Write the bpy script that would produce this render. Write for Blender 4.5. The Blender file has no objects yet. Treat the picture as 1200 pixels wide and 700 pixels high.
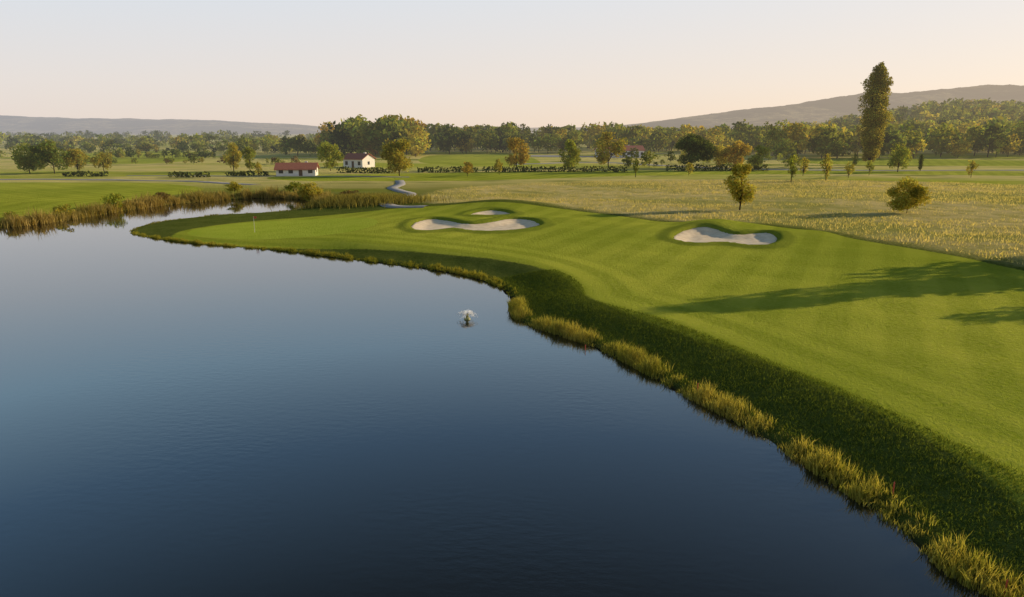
import bpy, math, numpy as np
from mathutils import Vector
# Golf course beside a lake. Units are metres, +Y is away from the camera side of the lake, water level z = 0.
rng=np.random.default_rng(7)
sc=bpy.context.scene
SUN_EL=math.radians(15.5); SUN_AZ=math.radians(72)
def ss(a,b,x):
    t=np.clip((x-a)/(b-a),0,1); return t*t*(3-2*t)
def chaikin(p,n=2,closed=True):
    p=np.array(p,float)
    for _ in range(n):
        if closed: q=np.roll(p,-1,0); a=.75*p+.25*q; b=.25*p+.75*q; p=np.stack([a,b],1).reshape(-1,2)
        else:
            a=.75*p[:-1]+.25*p[1:]; b=.25*p[:-1]+.75*p[1:]
            p=np.vstack([p[:1],np.stack([a,b],1).reshape(-1,2),p[-1:]])
    return p
def sdf(poly,x,y):
    d=np.full(x.shape,1e9); ins=np.zeros(x.shape,bool); n=len(poly)
    for i in range(n):
        ax,ay=poly[i]; bx,by=poly[(i+1)%n]
        ex,ey=bx-ax,by-ay; wx,wy=x-ax,y-ay
        t=np.clip((wx*ex+wy*ey)/(ex*ex+ey*ey+1e-12),0,1)
        d=np.minimum(d,(wx-ex*t)**2+(wy-ey*t)**2)
        if ay!=by:
            c=((ay>y)!=(by>y))&(x<(bx-ax)*(y-ay)/(by-ay)+ax); ins^=c
    d=np.sqrt(d); return np.where(ins,d,-d)
# ---------------------------------------------------------------- plan of the course
shore=[(13.3,17.8),(13.1,20.8),(12.4,23.1),(11.6,25.8),(10.6,29.0),(8.7,32.7),(7.2,36.6),(5.3,40.5),(2.8,43.5),(0.5,46.2),(-0.1,49.5),(0.1,53.3),(-0.7,57.0),(-3.1,61.3),(-6.6,64.4),(-11.1,67.4),(-18.1,71.3),(-24.8,75.5),(-31.7,78.4),(-37.8,80.9),(-43.5,84.3),(-48.6,87.9),(-51.9,91.8),(-53.0,97.9),(-51.9,103.8),(-49.0,108.8),(-43.6,112.6),(-37.4,116.2),(-34.5,122.5),(-39.5,135.0),(-49.5,140.0),(-56.5,136.0),(-62.0,128.0),(-65.5,118.0),(-66.5,109.0),(-67.5,102.0),(-69.7,96.1),(-75.5,91.0)]
lake=chaikin([(30,-20),(21,8)]+shore+[(-120,74),(-190,50),(-200,-90),(35,-90)],2)
fair1=[(15.9,15.7),(17.2,20.7),(16.9,24.9),(15.7,29.4),(13.7,34.7),(10.4,40.0),(7.2,46.2),(5.2,50.6),(4.4,58.0),(0,64.9),(-8.9,70.2),(-18.9,74.7),(-29.4,77.8),(-37.8,81.1),(-44,85.5),(-43.5,93.9),(-36,103),(-24.4,108.8),(-16.8,112.6),(5.5,111.3),(15.3,101.9),(21.9,92.1),(29.7,91.2),(36.1,87),(39.5,78.4),(43.8,69.2),(45.5,59.5),(50.7,49.2),(46.6,35.4),(30,0),(24,-10)]
fair2=[(-103.8,92.1),(-85.6,97.7),(-79,104.1),(-72.4,109.6),(-70.7,120.3),(-64.3,140.8),(-67.4,152.8),(-87.9,169.4),(-114.9,172.3),(-156.9,169.4),(-189.9,153.5)]
fair3=[(-65,175.4),(-38.3,172.3),(-8.7,175.4),(39.5,200.3),(100.7,204.5),(154.3,192.5),(167.1,208.8),(108.5,220.4),(27.4,222.9),(-30.9,208.8),(-65.3,196.4)]
fair4=[(-186.7,271.7),(-148.7,257.6),(-130.4,287.3),(-159.9,373.2),(-229.8,458.6),(-251.5,403.2)]
fair5=[(-38,257.6),(6.2,251.1),(14.1,287.3),(0,387.7),(-45.7,373.2)]
fair6=[(100,271.7),(180.6,244.9),(250.1,271.7),(192.8,314.5),(131.3,324.7)]
green=[(-43.7,87),(-30.9,81.8),(-20.9,83.2),(-17.3,92.1),(-21.6,101.9),(-33.1,101.9),(-41.2,96.7)]
meadow=[(-18.9,116.7),(5.7,113.9),(15.6,104.1),(22.3,93.9),(30.3,93),(37,89.5),(40.5,80.4),(44.7,70.8),(46.9,61.4),(57,49.2),(93.7,67.2),(147.4,148.8),(119.4,161),(88.2,178.6),(49.4,181.9),(8.5,172.3),(-15,151.1)]
b1=[(-13.5,88.7),(-13.5,94.8),(-11.6,97.7),(-9,95.8),(-6,92.1),(-2.9,93.9),(0,97.7),(3,95.8),(4.3,91.2),(2.2,87),(-1.1,84.7),(-4.8,84.7),(-7.5,87.8),(-9.8,84.7),(-11.9,84.7)]
b2=[(-7.2,101.3),(-5.4,106.4),(-1.9,107),(.8,103),(-1.6,99.6),(-5,99.4)]
b3=[(18.7,80.4),(20.8,84.7),(23.8,87),(26,85.5),(27,81.8),(30.3,83.2),(31.8,81.1),(30.2,76.5),(27.7,73.5),(25.7,74.1),(24.1,76.5),(20.9,75.3),(19.1,76.5)]
bunkers=[chaikin(b,2) for b in (b1,b2,b3)]
F1,FO=chaikin(fair1,2),[chaikin(f,2) for f in (fair2,fair3,fair4,fair5,fair6)]
GR,ME=chaikin(green,2),chaikin(meadow,2)
def wig(x,y,s=1.0,seed=0):
    r=np.random.default_rng(seed); o=0
    for i in range(6):
        a=r.uniform(0,6.28); k=s*(1.6**i); o=o+np.sin(k*(x*np.cos(a)+y*np.sin(a))+r.uniform(0,6.28))/(1.3**i)
    return o/3.2
def H(x,y,carve=True,dsh=None,db=None):
    x=np.asarray(x,float);y=np.asarray(y,float)
    d=-sdf(lake,x,y) if dsh is None else dsh
    d=d+wig(x,y,.7,3)*.25
    pen=1-.74*ss(-14,-34,x)*ss(122,114,y)
    z=np.where(d>0,.28*ss(0,.7,d)*pen+.75*pen*ss(.6,5.2,d),-.9*ss(0,3,-d))
    land=ss(5,16,d)
    R=np.hypot(x,y)
    z=z+land*(wig(x,y,.05,1)*.2+wig(x,y,.16,2)*.07)*pen
    z=z+land*ss(200,600,R)*wig(x,y,.012,5)*1.2+ss(200,600,R)*.8
    for cx,cy,h,s in ((-2,114,1.1,9),(-4,97,.2,6),(26.5,89,.95,5),(35,82,.5,5),(16,86,.3,4),(7,96,.35,4)):
        z=z+h*np.exp(-((x-cx)**2+((y-cy)*1.6)**2)/(s*s))*land
    b=x/np.maximum(y,1)
    z=z+35*ss(.30,.64,b)*(1-.3*ss(.64,.8,b))*ss(400,820,y)*(1-ss(1200,1900,y))*(1+.16*wig(x,y,.006,9))
    if carve:
        if db is None: db=np.max([sdf(b_,x,y) for b_ in bunkers],0)
        z=z-.8*ss(-.05,.7,db)+.2*np.exp(-((db+.35)/1.)**2)
    return z
# ---------------------------------------------------------------- mesh helper
def mesh(name,V,Q,col=None,smooth=False,mat=None,attrs=None,loc=None):
    V=np.asarray(V,np.float32);Q=np.asarray(Q,np.int32)
    if loc is not None: V=V-np.array(loc,np.float32)
    k=Q.shape[1]
    me=bpy.data.meshes.new(name); me.vertices.add(len(V)); me.vertices.foreach_set('co',V.ravel())
    me.loops.add(Q.size); me.loops.foreach_set('vertex_index',Q.ravel())
    me.polygons.add(len(Q)); me.polygons.foreach_set('loop_start',np.arange(0,Q.size,k,dtype=np.int32))
    me.polygons.foreach_set('loop_total',np.full(len(Q),k,np.int32))
    if smooth: me.polygons.foreach_set('use_smooth',np.ones(len(Q),bool))
    me.update(calc_edges=True)
    if col is not None:
        a=me.color_attributes.new('Col','FLOAT_COLOR','POINT')
        c=np.ones((len(V),4),np.float32); c[:,:3]=col; a.data.foreach_set('color',c.ravel())
    for n,arr in (attrs or {}).items():
        a=me.attributes.new(n,'FLOAT','POINT'); a.data.foreach_set('value',np.asarray(arr,np.float32).ravel())
    ob=bpy.data.objects.new(name,me); sc.collection.objects.link(ob)
    if loc is not None: ob.location=loc
    if mat: me.materials.append(mat)
    return ob
def gridq(nx,ny):
    i=np.arange(nx*ny).reshape(ny,nx)
    return np.stack([i[:-1,:-1],i[:-1,1:],i[1:,1:],i[1:,:-1]],-1).reshape(-1,4)
# ---------------------------------------------------------------- materials
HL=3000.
class N:
    def __init__(s,name):
        s.m=bpy.data.materials.new(name); s.m.use_nodes=True; s.t=s.m.node_tree; s.t.nodes.clear()
    def n(s,typ,ins=None,**kw):
        nd=s.t.nodes.new('ShaderNode'+typ)
        for k,v in kw.items(): setattr(nd,k,v)
        for k,v in (ins or {}).items():
            if isinstance(v,bpy.types.NodeSocket): s.t.links.new(v,nd.inputs[k])
            else: nd.inputs[k].default_value=v
        return nd
    def math(s,op,a,b=0,c=None,clamp=False):
        i={0:a,1:b}
        if c is not None:i[2]=c
        return s.n('Math',i,operation=op,use_clamp=clamp).outputs[0]
    def mix(s,f,a,b,bt='MIX'):
        nd=s.t.nodes.new('ShaderNodeMix'); nd.data_type='RGBA'; nd.blend_type=bt
        for k,v in ((0,f),(6,a),(7,b)):
            if isinstance(v,bpy.types.NodeSocket): s.t.links.new(v,nd.inputs[k])
            else: nd.inputs[k].default_value=v if k==0 or len(v)==4 else (*v,1)
        return nd.outputs[2]
    def noise(s,scale,detail=3,vec=None,rough=.55):
        i={'Scale':scale,'Detail':detail,'Roughness':rough}
        if vec is not None:i['Vector']=vec
        return s.n('TexNoise',i).outputs[0]
    def rng(s,v,a,b,c=0.,d=1.):
        return s.n('MapRange',{0:v,1:a,2:b,3:c,4:d}).outputs[0]
    def pos(s): return s.n('NewGeometry').outputs['Position']
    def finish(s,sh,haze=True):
        if haze:   # aerial perspective painted in: haze-coloured emission mixed into surfaces, growing with distance
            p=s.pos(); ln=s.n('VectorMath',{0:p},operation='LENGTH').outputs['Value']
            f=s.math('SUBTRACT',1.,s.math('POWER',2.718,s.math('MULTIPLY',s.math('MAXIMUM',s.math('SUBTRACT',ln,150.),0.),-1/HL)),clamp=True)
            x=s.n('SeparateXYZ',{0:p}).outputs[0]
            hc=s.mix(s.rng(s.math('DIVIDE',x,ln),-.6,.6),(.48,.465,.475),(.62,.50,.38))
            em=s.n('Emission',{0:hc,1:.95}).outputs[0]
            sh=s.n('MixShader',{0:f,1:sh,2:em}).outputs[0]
        o=s.n('OutputMaterial'); s.t.links.new(sh,o.inputs[0]); return s.m
def ground_mat():
    m=N('golf_course_turf'); p=m.pos()
    A=lambda n:m.n('Attribute',attribute_name=n).outputs['Fac']
    sh,fa,gr,me,bk=A('d_shore'),A('d_fair'),A('d_green'),A('d_meadow'),A('d_bunker')
    nb=m.noise(.035,3,p); nm=m.noise(.35,3,p); nf=m.noise(3.,4,p,.65); nh=m.noise(22.,1,p,.7)
    stx=m.n('VectorMath',{0:p,1:(.35,1.,1.)},operation='MULTIPLY').outputs[0]
    nst=m.noise(.022,5,stx,.6)
    sx=m.n('SeparateXYZ',{0:p})
    u=m.math('ADD',m.math('MULTIPLY',sx.outputs[0],.887),m.math('MULTIPLY',sx.outputs[1],-.462))
    u=m.math('ADD',u,m.math('MULTIPLY',nm,.6))
    st=m.math('MULTIPLY_ADD',m.math('SINE',m.math('MULTIPLY',u,1.55)),1.4,.5,clamp=True)
    u2=m.math('ADD',m.math('MULTIPLY',sx.outputs[0],.55),m.math('MULTIPLY',sx.outputs[1],.83))
    st2=m.math('MULTIPLY_ADD',m.math('SINE',m.math('MULTIPLY',u2,.9)),1.4,.5,clamp=True)
    ring=m.math('MULTIPLY_ADD',m.math('SINE',m.math('MULTIPLY_ADD',nm,.8,m.math('MULTIPLY',sh,2.0))),1.,.5,clamp=True)
    nearb=m.rng(sh,13,10.)
    stripe=m.math('ADD',m.math('MULTIPLY',m.math('MULTIPLY_ADD',st,.7,m.math('MULTIPLY',st2,.3)),m.math('SUBTRACT',1.,nearb)),m.math('MULTIPLY',ring,nearb))
    rough=m.mix(m.rng(nm,.3,.7),(.07,.10,.016),(.125,.155,.028))
    rough=m.mix(m.math('MULTIPLY',m.rng(nf,.35,.75),.6),rough,(.19,.20,.05))
    fcol=m.mix(stripe,(.31,.355,.028),(.47,.49,.05))
    fcol=m.mix(m.math('MULTIPLY',m.rng(nf,.35,.7),.55),fcol,(.54,.51,.10))
    fcol=m.mix(m.math('MULTIPLY',m.rng(nm,.5,.72),.35),fcol,(.25,.31,.025))
    fcol=m.mix(m.math('MULTIPLY',m.rng(nb,.38,.60),.55),fcol,(.21,.28,.022))
    gcol=m.mix(m.rng(nm,.3,.7),(.35,.43,.04),(.43,.49,.06))
    mcol=m.mix(m.rng(nm,.32,.68),(.38,.34,.09),(.66,.54,.24))
    mcol=m.mix(m.math('MULTIPLY',m.rng(nf,.45,.7),.5),mcol,(.70,.58,.29))
    mcol=m.mix(m.math('MULTIPLY',m.rng(nb,.47,.6),.65),mcol,(.25,.28,.055))
    far=m.mix(m.rng(nst,.40,.55),(.38,.41,.05),(.66,.56,.20))
    far=m.mix(m.rng(nst,.56,.62),far,(.22,.25,.04))
    ln=m.n('VectorMath',{0:p},operation='LENGTH').outputs['Value']
    c=m.mix(m.rng(ln,125,185),rough,far)
    c=m.mix(m.rng(m.math('MULTIPLY_ADD',m.math('SUBTRACT',nf,.5),5.,me),-1.5,2.),c,mcol)
    c=m.mix(m.rng(m.math('MULTIPLY_ADD',m.math('SUBTRACT',nf,.5),.7,fa),-.15,.2),c,fcol)
    c=m.mix(m.rng(gr,-.05,.1),c,gcol)
    c=m.mix(m.math('MULTIPLY',m.rng(m.math('MULTIPLY_ADD',nm,1.2,bk),-1.6,-.9),.6),c,(.14,.18,.025))
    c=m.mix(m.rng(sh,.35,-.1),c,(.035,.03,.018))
    hh=m.math('ADD',nh,m.math('MULTIPLY',nf,2.0))
    b=m.n('Bump',{'Strength':m.rng(fa,-.3,.3,1.,.85),'Distance':.13,'Height':hh}).outputs[0]
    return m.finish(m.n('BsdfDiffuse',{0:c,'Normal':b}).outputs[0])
def foliage_mat(name,tr=.35):
    m=N(name); c=m.n('Attribute',attribute_name='Col').outputs['Color']
    d=m.n('BsdfDiffuse',{0:c}).outputs[0]
    t=m.n('BsdfTranslucent',{0:m.mix(1.,c,(1.5,1.4,.7),'MULTIPLY')}).outputs[0]
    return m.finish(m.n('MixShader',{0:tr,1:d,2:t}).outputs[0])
def simple(name,c1,c2,scale,bump=.02,rough=.9):
    m=N(name); n=m.noise(scale,5,m.pos())
    c=m.mix(m.rng(n,.3,.7),c1,c2)
    b=m.n('Bump',{'Strength':.6,'Distance':bump,'Height':n}).outputs[0]
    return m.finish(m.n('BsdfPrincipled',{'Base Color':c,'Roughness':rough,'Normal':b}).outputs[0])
M_ground=ground_mat(); M_fol=foliage_mat('foliage',.4); M_reed=foliage_mat('reed_blades',.45)
M_sand=simple('bunker_sand',(.70,.54,.35),(.86,.70,.49),1.5,.06)
M_path=simple('path_asphalt',(.24,.23,.22),(.33,.315,.30),2.)
M_wall=simple('white_render',(.66,.62,.55),(.75,.71,.64),1.)
M_roof=simple('terracotta_roof',(.28,.09,.05),(.38,.14,.08),3.)
M_glass=simple('window_glass',(.03,.035,.04),(.05,.055,.06),3.,0.,.1)
M_wood=simple('brown_wood',(.10,.06,.035),(.16,.10,.06),6.)
M_white=simple('white_plastic',(.75,.75,.73),(.8,.8,.8),9.,0.,.4)
M_red=simple('red_paint',(.45,.06,.03),(.55,.09,.04),9.,0.,.5)
M_float=simple('olive_float',(.16,.17,.04),(.26,.25,.07),9.,0.,.5)
def spray_mat():
    m=N('water_spray'); d=m.n('BsdfDiffuse',{0:(.9,.9,.9,1)}).outputs[0]; t=m.n('BsdfTranslucent',{0:(.95,.95,.95,1)}).outputs[0]
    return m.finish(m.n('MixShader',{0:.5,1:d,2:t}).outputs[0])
M_spray=spray_mat()
def water_mat():
    m=N('lake_water'); p=m.pos()
    v=m.n('Mapping',{0:p,2:(0,0,math.radians(20)),3:(1.,2.2,1.)}).outputs[0]
    n1=m.noise(1.6,3,v); n2=m.noise(.09,3,p)
    b=m.n('Bump',{'Strength':m.rng(n2,.38,.66,.015,.2),'Distance':.03,'Height':n1}).outputs[0]
    s=m.n('BsdfPrincipled',{'Base Color':(.008,.010,.011,1),'Roughness':.03,'IOR':1.9,'Normal':b}).outputs[0]
    o=m.n('OutputMaterial'); m.t.links.new(s,o.inputs[0]); return m.m
M_water=water_mat()
# ---------------------------------------------------------------- ground
def axis(c,lo,hi,a,ds):
    t0,t1=np.arcsinh((lo-c)/a),np.arcsinh((hi-c)/a)
    n=int((t1-t0)*a/ds); return c+a*np.sinh(np.linspace(t0,t1,n))
gx=axis(5,-5500,5500,60,.6); gy=axis(60,-500,6500,60,.5)
X,Y=np.meshgrid(gx,gy); X=X.ravel();Y=Y.ravel()
def near(poly,lim=60):
    d=np.full(X.shape,-float(lim)); lo=poly.min(0)-lim; hi=poly.max(0)+lim
    k=(X>lo[0])&(X<hi[0])&(Y>lo[1])&(Y<hi[1]); d[k]=sdf(poly,X[k],Y[k]); return d
dsh=-near(lake); dfa=np.max([near(F1)]+[near(f,30) for f in FO],0); dgr=near(GR,10); dme=near(ME,30)
db=np.max([near(b,10) for b in bunkers],0)
Z=H(X,Y,True,dsh,db)
mesh('ground',np.stack([X,Y,Z],1),gridq(len(gx),len(gy)),smooth=True,mat=M_ground,attrs=dict(d_shore=dsh,d_fair=dfa,d_green=dgr,d_meadow=dme,d_bunker=db))
mesh('lake_water',[(-230,-100,0),(60,-100,0),(60,146,0),(-230,146,0)],[[0,1,2,3]],mat=M_water)
for b in bunkers:
    lo=b.min(0)-.2;hi=b.max(0)+.2
    ax=np.arange(lo[0],hi[0],.2);ay=np.arange(lo[1],hi[1],.2)
    xx,yy=np.meshgrid(ax,ay);xx=xx.ravel();yy=yy.ravel()
    d=sdf(b,xx,yy); q=gridq(len(ax),len(ay)); keep=(d[q].max(1)>-.05)
    z=H(xx,yy,False)-.10-.32*ss(0,2.2,d)+.03*wig(xx,yy,2.,4)
    z=np.where(d<.05,z-.25,z)
    q=q[keep]; u,inv=np.unique(q,return_inverse=True)
    mesh('sand_bunker',np.stack([xx,yy,z],1)[u],inv.reshape(-1,4),smooth=True,mat=M_sand)
# ---------------------------------------------------------------- ribbons
def ribbon(name,pts,w,mat,lift=.05):
    p=chaikin(pts,3,False)
    seg=np.r_[0,np.cumsum(np.hypot(*np.diff(p,axis=0).T))]; n=max(int(seg[-1]/1.5),4)
    s=np.linspace(0,seg[-1],n); p=np.stack([np.interp(s,seg,p[:,0]),np.interp(s,seg,p[:,1])],1)
    t=np.gradient(p,axis=0); t/=np.hypot(*t.T)[:,None]; nrm=np.stack([-t[:,1],t[:,0]],1)
    rows=[p+nrm*w*k for k in(-.5,-.48,0,.48,.5)]
    off=[-.15,0,.03,0,-.15]
    V=[]
    for r,o in zip(rows,off): V.append(np.stack([r[:,0],r[:,1],H(r[:,0],r[:,1])+lift+o],1))
    V=np.stack(V,1).reshape(-1,3); return mesh(name,V,gridq(5,n),smooth=True,mat=mat)
ribbon('golf_cart_path',[(-14,111.6),(-18.4,112.6),(-21.5,116.7),(-22.9,122.6),(-20.6,128.4),(-19.2,135.4),(-23.6,143.3),(-26.8,151.1),(-25.7,161),(-28.6,175.4)],2.3,M_path,.12)
ribbon('golf_cart_path',[(-182,163.7),(-143.3,178.6),(-121.2,181.9),(-97,178.6),(-75.3,169.4),(-59.7,161)],3.,M_path)
ribbon('golf_cart_path',[(-108.9,196.4),(-71.2,192.5),(-27.9,188.8)],2.2,M_path)
ribbon('road',[(0,264.5),(35.2,287.3),(70.1,228),(109.7,222.9),(178.2,222.9),(241.4,218)],5,M_path)
ribbon('road',[(8.5,347.3),(41.1,335.7),(63.7,324.7)],16,M_path,.15)
# ---------------------------------------------------------------- foliage generators
def leaves(C,size,col,r=rng):
    n=len(C); a=r.normal(size=(n,3)); a/=np.linalg.norm(a,axis=1)[:,None]
    b=r.normal(size=(n,3)); b-=a*(a*b).sum(1)[:,None]; b/=np.linalg.norm(b,axis=1)[:,None]
    s=(size*r.uniform(.6,1.3,n))[:,None]
    V=np.stack([C-a*s,C+b*s*.55,C+a*s,C-b*s*.55],1).reshape(-1,3)
    return V,np.arange(4*n).reshape(-1,4),np.repeat(col,4,0)
def tube(p0,p1,r0,r1,k=6):
    p0=np.array(p0,float);p1=np.array(p1,float);d=p1-p0;d/=np.linalg.norm(d)+1e-9
    a=np.cross(d,[.3,.9,.1]);a/=np.linalg.norm(a);b=np.cross(d,a)
    t=np.linspace(0,2*np.pi,k,endpoint=False);c=np.cos(t)[:,None]*a+np.sin(t)[:,None]*b
    V=np.vstack([p0+c*r0,p1+c*r1]); Q=np.array([[i,(i+1)%k,k+(i+1)%k,k+i] for i in range(k)]); return V,Q
def merge(parts):
    V=[];Q=[];C=[];o=0
    for v,q,c in parts: V.append(v);Q.append(q+o);C.append(c);o+=len(v)
    return np.vstack(V),np.vstack(Q),np.vstack(C)
COLS=dict(g=(.16,.185,.035),d=(.075,.10,.022),y=(.34,.30,.055),o=(.37,.28,.06),l=(.25,.27,.045),b=(.19,.135,.055),p=(.25,.225,.045))
def tree(x,y,h,w,col,kind='round',n=900,limbs=True,leaf=None):
    r=rng; z0=H(np.array([x]),np.array([y]))[0]-.1
    c0=np.array(COLS[col] if isinstance(col,str) else col); parts=[]
    if kind=='poplar': zc,rz,nc=.52*h,.48*h,90
    elif kind=='bush': zc,rz,nc=.5*h,.5*h,22
    elif kind=='slim': zc,rz,nc=.55*h,.45*h,int(r.integers(14,20))
    else: zc,rz,nc=.53*h,.47*h,int(r.integers(17,26))
    if kind=='poplar':
        tz=np.linspace(-.94,.95,nc)+r.normal(0,.02,nc)
        prof=np.interp(tz,[-1,-.85,-.4,.05,.5,.8,.93,1],[.2,.55,.88,1.,.88,.62,.38,.2])
        th=np.arange(nc)*2.4; rad=w*.55*prof*r.uniform(.4,1.25,nc); cc=np.stack([np.cos(th)*rad,np.sin(th)*rad,zc+tz*rz*.93],1)
        cr=np.stack([w*.42*prof,w*.42*prof,rz*.11*np.ones(nc)],1)*r.uniform(.65,1.2,nc)[:,None]
    else:
        q=r.normal(size=(nc,3)); q/=np.linalg.norm(q,axis=1)[:,None]; q*=r.uniform(.4,.8,nc)[:,None]**.8
        q[0]=(0,0,.1); q[1]=(0,0,.62)
        cc=q*[w,w,rz]+[0,0,zc]; cr=(np.array([w,w,rz*.8])*r.uniform(.28,.44,nc)[:,None])
    k=r.integers(0,nc,n); g=r.normal(size=(n,3)); g/=np.linalg.norm(g,axis=1)[:,None]
    g*=(r.uniform(0,1,n)**.35)[:,None]*r.choice([1.,1.22],n,p=[.85,.15])[:,None]
    P=cc[k]+g*cr[k]; P[:,2]=np.maximum(P[:,2],.04*h)
    cj=r.uniform(.72,1.3,nc)[k]*r.uniform(.7,1.35,n)
    col=c0*cj[:,None]*(1+np.array([.25,.0,-.1])*r.normal(0,.5,(n,1)))
    ls=leaf or .55*(w*w*h/n)**(1/3)*1.5
    parts.append(leaves(P,ls,np.clip(col,.005,.6)))
    tr=max(.016*h,.05) if kind!='bush' else .05
    bc=np.array([.06,.045,.032])
    v,q=tube((0,0,0),(r.normal(0,.02)*h,r.normal(0,.02)*h,zc),tr,tr*.45); parts.append((v,q,np.tile(bc,(len(v),1))))
    if limbs:
        for i in range(0,nc):
            s=r.uniform(.2,.75)*zc; s=min(s,cc[i][2]*.85)
            v,q=tube((0,0,s),cc[i],tr*.4,tr*.12,4); parts.append((v,q,np.tile(bc,(len(v),1))))
    V,Q,C=merge(parts); V=V+[x,y,z0]; return V,Q,C,(x,y,z0)
D='deciduous_tree';Yt='young_tree'
for name,x,y,h,w,col,kind,n in [(D,-142.8,205.3,9.4,4.4,'l','round',2800),(D,-135.5,205.3,9.7,5.2,'g','round',3200),(D,-131.2,209.7,7.6,3.7,'y','round',2000),(D,-126.1,214.3,6.3,3.2,'y','round',1600),
 (D,-86,214.3,9.4,3.,'y','round',2000),(D,-82.8,219.2,8.,2.8,'l','round',1700),('shrub',-38.8,131.6,3.9,2.3,'y','bush',2200),(D,-57.4,219.2,8.9,4.2,'l','round',2400),
 (D,-31.4,193.1,10.5,5.3,'y','round',4200),(D,-12.4,193.1,4.3,1.9,'o','round',800),(D,1.4,229.5,11.3,4.4,'o','round',2500),(D,18.3,219.2,10.2,4.,'l','round',2500),
 (D,33.4,240.8,13.2,5.7,'y','round',2600),(D,33.8,189.3,6.1,1.2,'g','slim',500),(D,-3.7,201,5.,1.5,'y','round',700),(D,59.8,235,11.8,7.3,'d','round',5500),(D,71.6,240.8,8.2,4.1,'y','round',2000),
 (D,76,235,9.8,5.2,'o','round',2800),(D,81.3,229.5,8.1,3.7,'l','round',2000),(D,36,108.2,7.6,2.5,'y','slim',3600),('round_shrub',59.7,103.4,5.3,3.,'y','bush',6500),
 ('poplar_tree',123.7,240.8,35.,5.9,'p','poplar',24000),(D,119.2,214.3,9.4,3.4,'l','round',2000),('cypress_tree',128.9,219.2,5.4,1.1,'d','poplar',900),
 (Yt,68.4,169.4,7.1,1.4,'l','slim',420),(Yt,81.1,193.1,5.7,1.4,'y','slim',360),(Yt,78.3,172.5,6.8,1.5,'y','slim',460),(Yt,90.2,185.6,4.8,1.4,'y','slim',360),(Yt,118.4,240.8,4.7,1.5,'g','slim',360),
 (Yt,-68,186,4.5,1.2,'y','slim',360),(Yt,50,196,4.,1.3,'y','slim',300),(Yt,101,196,4.2,1.3,'l','slim',300),(Yt,126,190,5.2,1.5,'y','slim',360),
 (D,57.5,60.7,15.,3.,'g','slim',3000),(D,56,51.5,8.5,2.2,'g','slim',2500),(D,72,68,14,5,'g','round',2500)]:
    V,Q,C,l=tree(x,y,h,w,col,kind,n); mesh(name,V,Q,C,mat=M_fol,loc=l)
for (x,y,h,w,c) in ((-69.5,106,2.2,1.6,'y'),(-68,117,2.8,1.9,'l'),(-65,127,1.8,1.6,'b'),(-57,141.5,2.2,2.,'y'),(-45,142,2.4,1.8,'l'),(-72.5,99,1.7,1.3,'l'),(-30,127,1.7,1.9,'b'),(-24,120.5,1.3,1.6,'y'),(-81,97,1.6,1.5,'y')):
    V,Q,C,l=tree(x,y,h,w,c,'bush',900); mesh('shrub',V,Q,C,mat=M_fol,loc=l)
def mass(name,specs):
    P=[]
    for b0,b1_,y0,y1,h0,h1,cnt,n,cols in specs:
        for _ in range(cnt):
            b=rng.uniform(b0,b1_);y=rng.uniform(y0,y1);x=b*y;h=rng.uniform(h0,h1)*rng.choice([.65,1.],p=[.4,.6])
            if y0==500 and wig(np.array([x]),np.array([y]),.012,77)[0]>.22 and rng.random()<.85: continue
            kind='slim' if rng.random()<.2 else 'round'
            c=np.array(COLS[cols[rng.integers(len(cols))]])*rng.uniform(.7,1.15)
            V,Q,C,_l=tree(x,y,h,h*(rng.uniform(.45,.72) if kind=='round' else .3),c,kind,n,False); P.append((V,Q,C))
    V,Q,C=merge(P); mesh(name,V,Q,C,mat=M_fol)
mass('distant_tree_line',[(-.27,-.13,330,400,13,21,40,800,'yglgdloy'),(-.40,-.25,340,480,6,11,34,300,'yglgl'),(-.13,.0,380,560,12,18,70,450,'yglgldldo'),(.0,.37,380,580,11,18,140,400,'yglgdlgly'),
 (.37,.80,310,540,9,18,220,420,'ylglyggdl'),(-.85,-.27,450,800,6,11,220,160,'ggldylg'),(-.9,1.,800,1500,9,15,340,90,'ggddl'),(.1,.42,235,330,2.5,6,30,200,'gylld'),
 (-.78,-.40,318,326,2.5,5,46,160,'gyldl'),(-.70,-.28,402,412,4,8,60,170,'gylgd'),(-.85,-.45,560,575,5,9,60,140,'gdl'),(-.62,-.30,262,268,1.5,3.5,26,140,'yglb')])
mass('hillside_forest',[(.30,.98,500,980,9,16,1350,100,'ggdglydlg')])
def hedge(x0,x1,y0,h,dens=11):
    n=int(abs(x1-x0)*h*dens+80); P=np.stack([rng.uniform(x0,x1,n),y0+rng.uniform(-.9,.9,n),rng.uniform(0,h,n)],1)
    P[:,2]*=1+.25*wig(P[:,0],P[:,1],.7,6); P[:,2]+=H(P[:,0],P[:,1])
    c=np.array([.075,.09,.028])*rng.uniform(.6,1.5,(n,1)); V,Q,C=leaves(P,.42,c)
    mesh('clipped_hedge',V,Q,C,mat=M_fol)
for a in ((-124.9,-112.8,193.1,1.3),(-93.8,-82.6,189.3,1.3),(-79.5,-67.6,193.1,1.3),(-52.9,-35.6,209.7,1.6),(-29,-10.6,214.3,1.6),(-9.2,35.6,214.3,1.6),(48.5,80.9,219.2,1.9)): hedge(*a)
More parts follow.
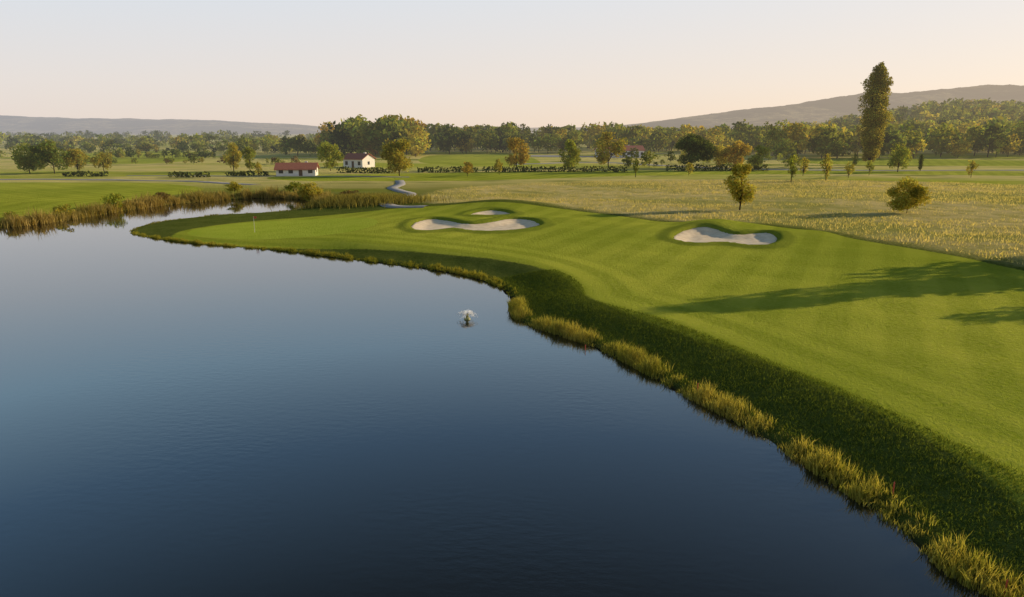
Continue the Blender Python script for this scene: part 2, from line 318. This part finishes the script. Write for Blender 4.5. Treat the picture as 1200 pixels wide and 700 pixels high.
# ---------------------------------------------------------------- blades
def blades(P,h,w,lean,c,r=rng):
    n=len(P);th=r.uniform(0,6.28,n);u=np.stack([np.cos(th),np.sin(th),0*th],1)
    l=r.normal(0,1,(n,3))*np.array([1,1,0])*lean; h=h[:,None]
    mid=P+l*h*.35+np.array([0,0,.55])*h; top=P+l*h+np.array([0,0,1.])*h
    V=np.stack([P-u*w,P+u*w,mid+u*w*.8,mid-u*w*.8,top+u*w*.15,top-u*w*.15],1).reshape(-1,3)
    o=np.arange(n)[:,None]*6; Q=np.stack([o+[0,1,2,3],o+[3,2,4,5]],1).reshape(-1,4); return V,Q,np.repeat(c,6,0)
def scatter(x0,x1,y0,y1,n):
    return rng.uniform(x0,x1,n),rng.uniform(y0,y1,n)
shp=chaikin(shore,2,False)
def fringe(pts,per_m,a,b):
    seg=np.r_[0,np.cumsum(np.hypot(*np.diff(pts,axis=0).T))]; n=int(seg[-1]*per_m); s=rng.uniform(0,seg[-1],n)
    p=np.stack([np.interp(s,seg,pts[:,0]),np.interp(s,seg,pts[:,1])],1)
    j=np.clip(np.searchsorted(seg,s)-1,0,len(pts)-2); t=pts[j+1]-pts[j]; t/=np.hypot(*t.T)[:,None]+1e-9
    nr=np.stack([t[:,1],-t[:,0]],1); off=a+(b-a)*rng.beta(1.3,2.,n)
    return p+nr*off[:,None],s
def ix(k): return np.argmin(np.hypot(shp[:,0]-shore[k][0],shp[:,1]-shore[k][1]))
ia,ib,ic=ix(11),ix(22),ix(28)
def reed(name,pts,per_m,a,b,h0,h1,w,cA,cB,seed,thr=.5):
    p,s=fringe(pts,per_m,a,b)
    d=-sdf(lake,p[:,0],p[:,1]); k=(d>-.5); p=p[k];s=s[k]
    cl=np.clip(thr+.8*wig(s,s*0,.9,seed)+.5*wig(p[:,0],p[:,1],3.2,seed+1),.0,1.2); k=rng.random(len(p))<cl+.08; p=p[k];s=s[k];cl=cl[k]
    h=(h0+(h1-h0)*cl)*rng.uniform(.4,1.15,len(p)); z=np.maximum(H(p[:,0],p[:,1]),-.15)
    t=np.clip(rng.random((len(p),1))*.7+.35*wig(s,s*0,.5,seed+2)[:,None]+.25,0,1); c=np.array(cA)*(1-t)+np.array(cB)*t; c*=rng.uniform(.6,1.25,(len(p),1))
    V,Q,C=blades(np.stack([p[:,0],p[:,1],z],1),h,w,.28,c); mesh(name,V,Q,C,mat=M_reed)
near_pts=np.vstack([[[28,-10],[23,6]],shp[:ia]])
reed('shoreline_reeds',near_pts,520,-.25,1.1,.12,.74,.014,(.18,.21,.025),(.50,.41,.10),1,.45)
reed('shoreline_reeds',shp[ia:ib],260,-.2,.7,.1,.4,.022,(.17,.20,.02),(.38,.33,.06),5)
reed('shoreline_reeds',shp[ib:ic],60,-.2,.8,.05,.25,.03,(.16,.19,.03),(.28,.24,.06),9)
left=np.vstack([shp[ic:],[[-120,74]]])
reed('reed_bed',left,280,-.4,3.8,.5,2.0,.05,(.20,.18,.04),(.44,.33,.12),12)
n=12000; px_=rng.normal(0,1,n)*5-27.9;py_=rng.normal(0,1,n)*2.4+122.5; k=-sdf(lake,px_,py_)>.1;px_=px_[k];py_=py_[k]
c=np.array([.23,.20,.055])*rng.uniform(.5,1.5,(len(px_),1)); V,Q,C=blades(np.stack([px_,py_,H(px_,py_)],1),rng.uniform(.4,1.3,len(px_)),.05,.25,c); mesh('reed_bed',V,Q,C,mat=M_reed)
x_,y_=scatter(-2,30,8,60,330000); d=-sdf(lake,x_,y_); k=(d>.3)&(d<5.6); x_=x_[k];y_=y_[k];d=d[k]
c=np.array([.10,.13,.02])*rng.uniform(.6,1.5,(len(x_),1)); V,Q,C=blades(np.stack([x_,y_,H(x_,y_)],1),rng.uniform(.05,.15,len(x_)),.013,.5,c); mesh('bank_grass',V,Q,C,mat=M_reed)
x_,y_=scatter(-25,150,50,175,260000); d=sdf(ME,x_,y_); cl=wig(x_,y_,.5,21)+.6*wig(x_,y_,1.7,22)-.8*(wig(x_,y_,.07,23)>.1); k=(d>.2)&(rng.random(len(x_))<.5+.4*cl)&(x_<.8*y_+10); x_=x_[k];y_=y_[k];cl=cl[k]
t=rng.random((len(x_),1)); c=(np.array([.36,.33,.09])*(1-t)+np.array([.66,.53,.25])*t)*rng.uniform(.75,1.2,(len(x_),1))
V,Q,C=blades(np.stack([x_,y_,H(x_,y_)],1),rng.uniform(.1,.34,len(x_))*np.clip(1+.4*cl,.4,2),.035,.3,c); mesh('meadow_grass',V,Q,C,mat=M_reed)
# ---------------------------------------------------------------- built things
def empty(name,loc,rz=0):
    e=bpy.data.objects.new(name,None); e.location=loc; e.rotation_euler=(0,0,rz); sc.collection.objects.link(e); return e
def part(par,name,V,F,mat):
    me=bpy.data.meshes.new(name); me.from_pydata([tuple(v) for v in V],[],F); me.materials.append(mat)
    o=bpy.data.objects.new(name,me); sc.collection.objects.link(o); o.parent=par; return o
BF=[(0,3,2,1),(4,5,6,7),(0,1,5,4),(1,2,6,5),(2,3,7,6),(3,0,4,7)]
def bx(x0,x1,y0,y1,z0,z1): return [(x0,y0,z0),(x1,y0,z0),(x1,y1,z0),(x0,y1,z0),(x0,y0,z1),(x1,y0,z1),(x1,y1,z1),(x0,y1,z1)]
def house(name,x,y,w,d,hw,hr,rz=0,chim=True):
    z=H(np.array([x]),np.array([y]))[0]-.2; e=empty(name,(x,y,z),rz); a,b=w/2,d/2
    part(e,'walls',bx(-a,a,-b,b,0,hw)+[(-a,0,hw+hr),(a,0,hw+hr)],BF[:1]+BF[2:]+[(4,8,7),(5,6,9)],M_wall)
    o=.5;sl=hr/b; t=.18
    for s,nm in((-1,'roof_front'),(1,'roof_back')):
        V=[(-a-o,s*(b+o),hw-sl*o+.03),(a+o,s*(b+o),hw-sl*o+.03),(a+o,0,hw+hr+.03),(-a-o,0,hw+hr+.03)]
        V+= [(p,q,r+t) for p,q,r in V]; part(e,nm,V,BF,M_roof)
    if chim: part(e,'chimney',bx(a*.4,a*.4+.7,.6,1.3,hw,hw+hr+.5),BF,M_wall)
    nw=max(int(w/2.2),3)
    for i in range(nw):
        c=-a+(i+.5)*w/nw
        if i==nw//2: part(e,'door',bx(c-.5,c+.5,-b-.06,-b+.02,.2,2.3),BF,M_wood)
        else:
            part(e,'window_frame_%d'%i,bx(c-.6,c+.6,-b-.05,-b+.02,1.,2.3),BF,M_wood); part(e,'window_%d'%i,bx(c-.5,c+.5,-b-.08,-b-.04,1.1,2.2),BF,M_glass)
    for s in(-1,1): part(e,'side_window_%d'%s,bx(s*a-.05,s*a+.05,-.5,.5,1.1,2.2),BF,M_glass)
house('red_roofed_house',-60.5,195.5,10.5,6.5,2.1,1.5,.15)
house('white_house',-53.2,242,8.5,6.5,3.1,1.6,-.5)
house('white_house',52,338,22,9,3.2,2.,.1)
z=H(np.array([-33.6]),np.array([88.7]))[0]
e=empty('golf_flagstick',(-33.6,88.7,z)); v,q=tube((0,0,-.1),(0,0,2.1),.016,.012,8);part(e,'pole',v,[tuple(map(int,a)) for a in q],M_white)
part(e,'flag',[(0.02,0,2.1),(.2,.04,2.06),(.4,-.02,2.08),(.4,-.02,1.82),(.2,.04,1.80),(.02,0,1.84)],[(0,1,4,5),(1,2,3,4)],M_red)
for s in((13.7,22.2),(14.2,17.1),(9.4,32.5),(4.5,40)):
    z=H(np.array([s[0]]),np.array([s[1]]))[0]
    e=empty('hazard_stake',(s[0],s[1],z)); v,q=tube((0,0,-.1),(0,0,.5),.025,.025,8);part(e,'post',v,[tuple(map(int,a)) for a in q],M_red)
    v,q=tube((0,0,.5),(0,0,.55),.025,.01,8);part(e,'cap',v,[tuple(map(int,a)) for a in q],M_red)
e=empty('floating_fountain',(-3.2,47.1,0))
def rev(prof,k=20):
    V=[];F=[]
    for r,z in prof:
        for i in range(k): a=i*2*math.pi/k; V.append((r*math.cos(a),r*math.sin(a),z))
    for j in range(len(prof)-1):
        for i in range(k): F.append((j*k+i,j*k+(i+1)%k,(j+1)*k+(i+1)%k,(j+1)*k+i))
    return V,F
part(e,'float',*rev([(0,-.1),(.2,-.1),(.25,0),(.2,.1),(.12,.14),(0.001,.14)]),M_float)
part(e,'nozzle',*rev([(.1,.13),(.09,.30),(.13,.33),(.12,.40),(.04,.46),(.001,.46)]),M_float)
# spray: separate ballistic jets with uneven reach, breaking into droplets
P=[]
for j in range(34):
    a=rng.uniform(0,6.28);R_=rng.uniform(.4,.9);hp=rng.uniform(.04,.16);m=90
    t=rng.uniform(0,1,m)**1.2; rr=R_*t; zz=.46+4*hp*t*(1-t)*.8-.22*t**3; sp=.012+.035*t
    P.append(np.stack([rr*np.cos(a)+rng.normal(0,1,m)*sp,rr*np.sin(a)+rng.normal(0,1,m)*sp,np.maximum(zz+rng.normal(0,1,m)*sp*.5,.02)],1))
P.append(rng.normal(0,1,(260,3))*[.14,.14,.05]+[0,0,.54])
P=np.vstack(P);n=len(P);V,Q,C=leaves(P,.026,np.ones((n,3)));part(e,'spray',V,[tuple(map(int,a)) for a in Q],M_spray)
# ---------------------------------------------------------------- hills
def hill_mat():
    m=N('distant_hillside');p=m.pos();a=m.noise(.003,6,p,.6);b=m.noise(.02,5,p,.7)
    c=m.mix(m.rng(a,.47,.53),(.06,.075,.03),(.38,.31,.14)); c=m.mix(m.math('MULTIPLY',m.rng(b,.42,.58),.85),c,(.015,.025,.01))
    bm=m.n('Bump',{'Strength':1.,'Distance':14.,'Height':b}).outputs[0]
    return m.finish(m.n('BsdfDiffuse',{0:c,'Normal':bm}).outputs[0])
M_hill=hill_mat()
def ridge(name,yc,wd,xs,hs,seed):
    xx=np.linspace(xs[0],xs[-1],700);t=np.linspace(0,1,60);A,B=np.meshgrid(xx,t);h=np.interp(A,xs,hs)
    yy=yc+(B-.5)*wd; z=-3+h*np.sin(np.pi*B)**1.2*(1+.10*wig(A,yy,.003,seed)+.06*wig(A,yy,.012,seed+1)+.025*wig(A,yy,.06,seed+2))
    mesh(name,np.stack([A.ravel(),yy.ravel(),z.ravel()],1),gridq(700,60),smooth=True,mat=M_hill)
ridge('distant_hills',4200,1800,[-5200,-3600,-3000,-2400,-1700,-1200,-900],[130,118,112,95,75,52,20],31)
ridge('distant_hills',3000,1500,[100,350,700,1100,1500,2000,2300,3200],[5,28,78,120,160,195,210,240],41)
ridge('distant_hills',5200,1500,[-2500,-1200,0,1500,3000],[40,48,45,60,90],51)
# ---------------------------------------------------------------- light
w=bpy.data.worlds.new('World');sc.world=w;w.use_nodes=True;nt=w.node_tree;nt.nodes.clear()
sk=nt.nodes.new('ShaderNodeTexSky');sk.sky_type='NISHITA';sk.sun_disc=False;sk.sun_elevation=SUN_EL;sk.sun_rotation=SUN_AZ;sk.air_density=1.;sk.dust_density=1.;sk.ozone_density=1.5
tc=nt.nodes.new('ShaderNodeTexCoord');sp=nt.nodes.new('ShaderNodeSeparateXYZ');nt.links.new(tc.outputs['Generated'],sp.inputs[0])
def ramp(pts):
    cr=nt.nodes.new('ShaderNodeValToRGB');nt.links.new(sp.outputs[2],cr.inputs[0]);el=cr.color_ramp.elements
    while len(el)<len(pts): el.new(.5)
    for e_,(p_,c_) in zip(el,pts): e_.position=p_; e_.color=(*c_,1)
    return cr.outputs[0]
SKL=ramp([(0,(.80,.69,.63)),(.06,(.79,.72,.69)),(.19,(.69,.75,.82)),(.30,(.50,.80,1.05)),(.42,(.20,.40,.67)),(.6,(.040,.070,.105)),(1,(.04,.085,.16))])
SKR=ramp([(0,(.97,.74,.53)),(.06,(.92,.76,.63)),(.19,(.81,.78,.77)),(.30,(.56,.72,.88)),(.42,(.20,.32,.49)),(.6,(.045,.066,.095)),(1,(.04,.085,.16))])
def wm(f,a,b,bt='MIX'):
    nd=nt.nodes.new('ShaderNodeMix');nd.data_type='RGBA';nd.blend_type=bt
    for k,v in((0,f),(6,a),(7,b)):
        if isinstance(v,bpy.types.NodeSocket): nt.links.new(v,nd.inputs[k])
        else: nd.inputs[k].default_value=v
    return nd.outputs[2]
mr=nt.nodes.new('ShaderNodeMapRange');nt.links.new(sp.outputs[0],mr.inputs[0]);mr.inputs[1].default_value=-.6;mr.inputs[2].default_value=.7
g=wm(1.,wm(mr.outputs[0],SKL,SKR),(10,10,10,1),'MULTIPLY')
g=wm(.15,g,sk.outputs[0])
bg=nt.nodes.new('ShaderNodeBackground');bg.inputs[1].default_value=.11;o=nt.nodes.new('ShaderNodeOutputWorld')
nt.links.new(g,bg.inputs[0]);nt.links.new(bg.outputs[0],o.inputs[0])
sd=bpy.data.lights.new('sun','SUN');sd.energy=5;sd.angle=math.radians(.5);sd.color=(1,.81,.54);so=bpy.data.objects.new('sun',sd);sc.collection.objects.link(so)
dv=Vector((-math.sin(SUN_AZ)*math.cos(SUN_EL),-math.cos(SUN_AZ)*math.cos(SUN_EL),-math.sin(SUN_EL)));so.rotation_euler=dv.to_track_quat('-Z','Y').to_euler()
cd=bpy.data.cameras.new('camera');cd.lens=24;cd.sensor_width=36;cd.clip_end=20000;cd.clip_start=.5
co=bpy.data.objects.new('camera',cd);co.location=(0,0,13.);co.rotation_euler=(math.radians(90-13.7),0,0);sc.collection.objects.link(co);sc.camera=co
sc.view_settings.view_transform='Standard';sc.view_settings.look='None';sc.view_settings.exposure=0
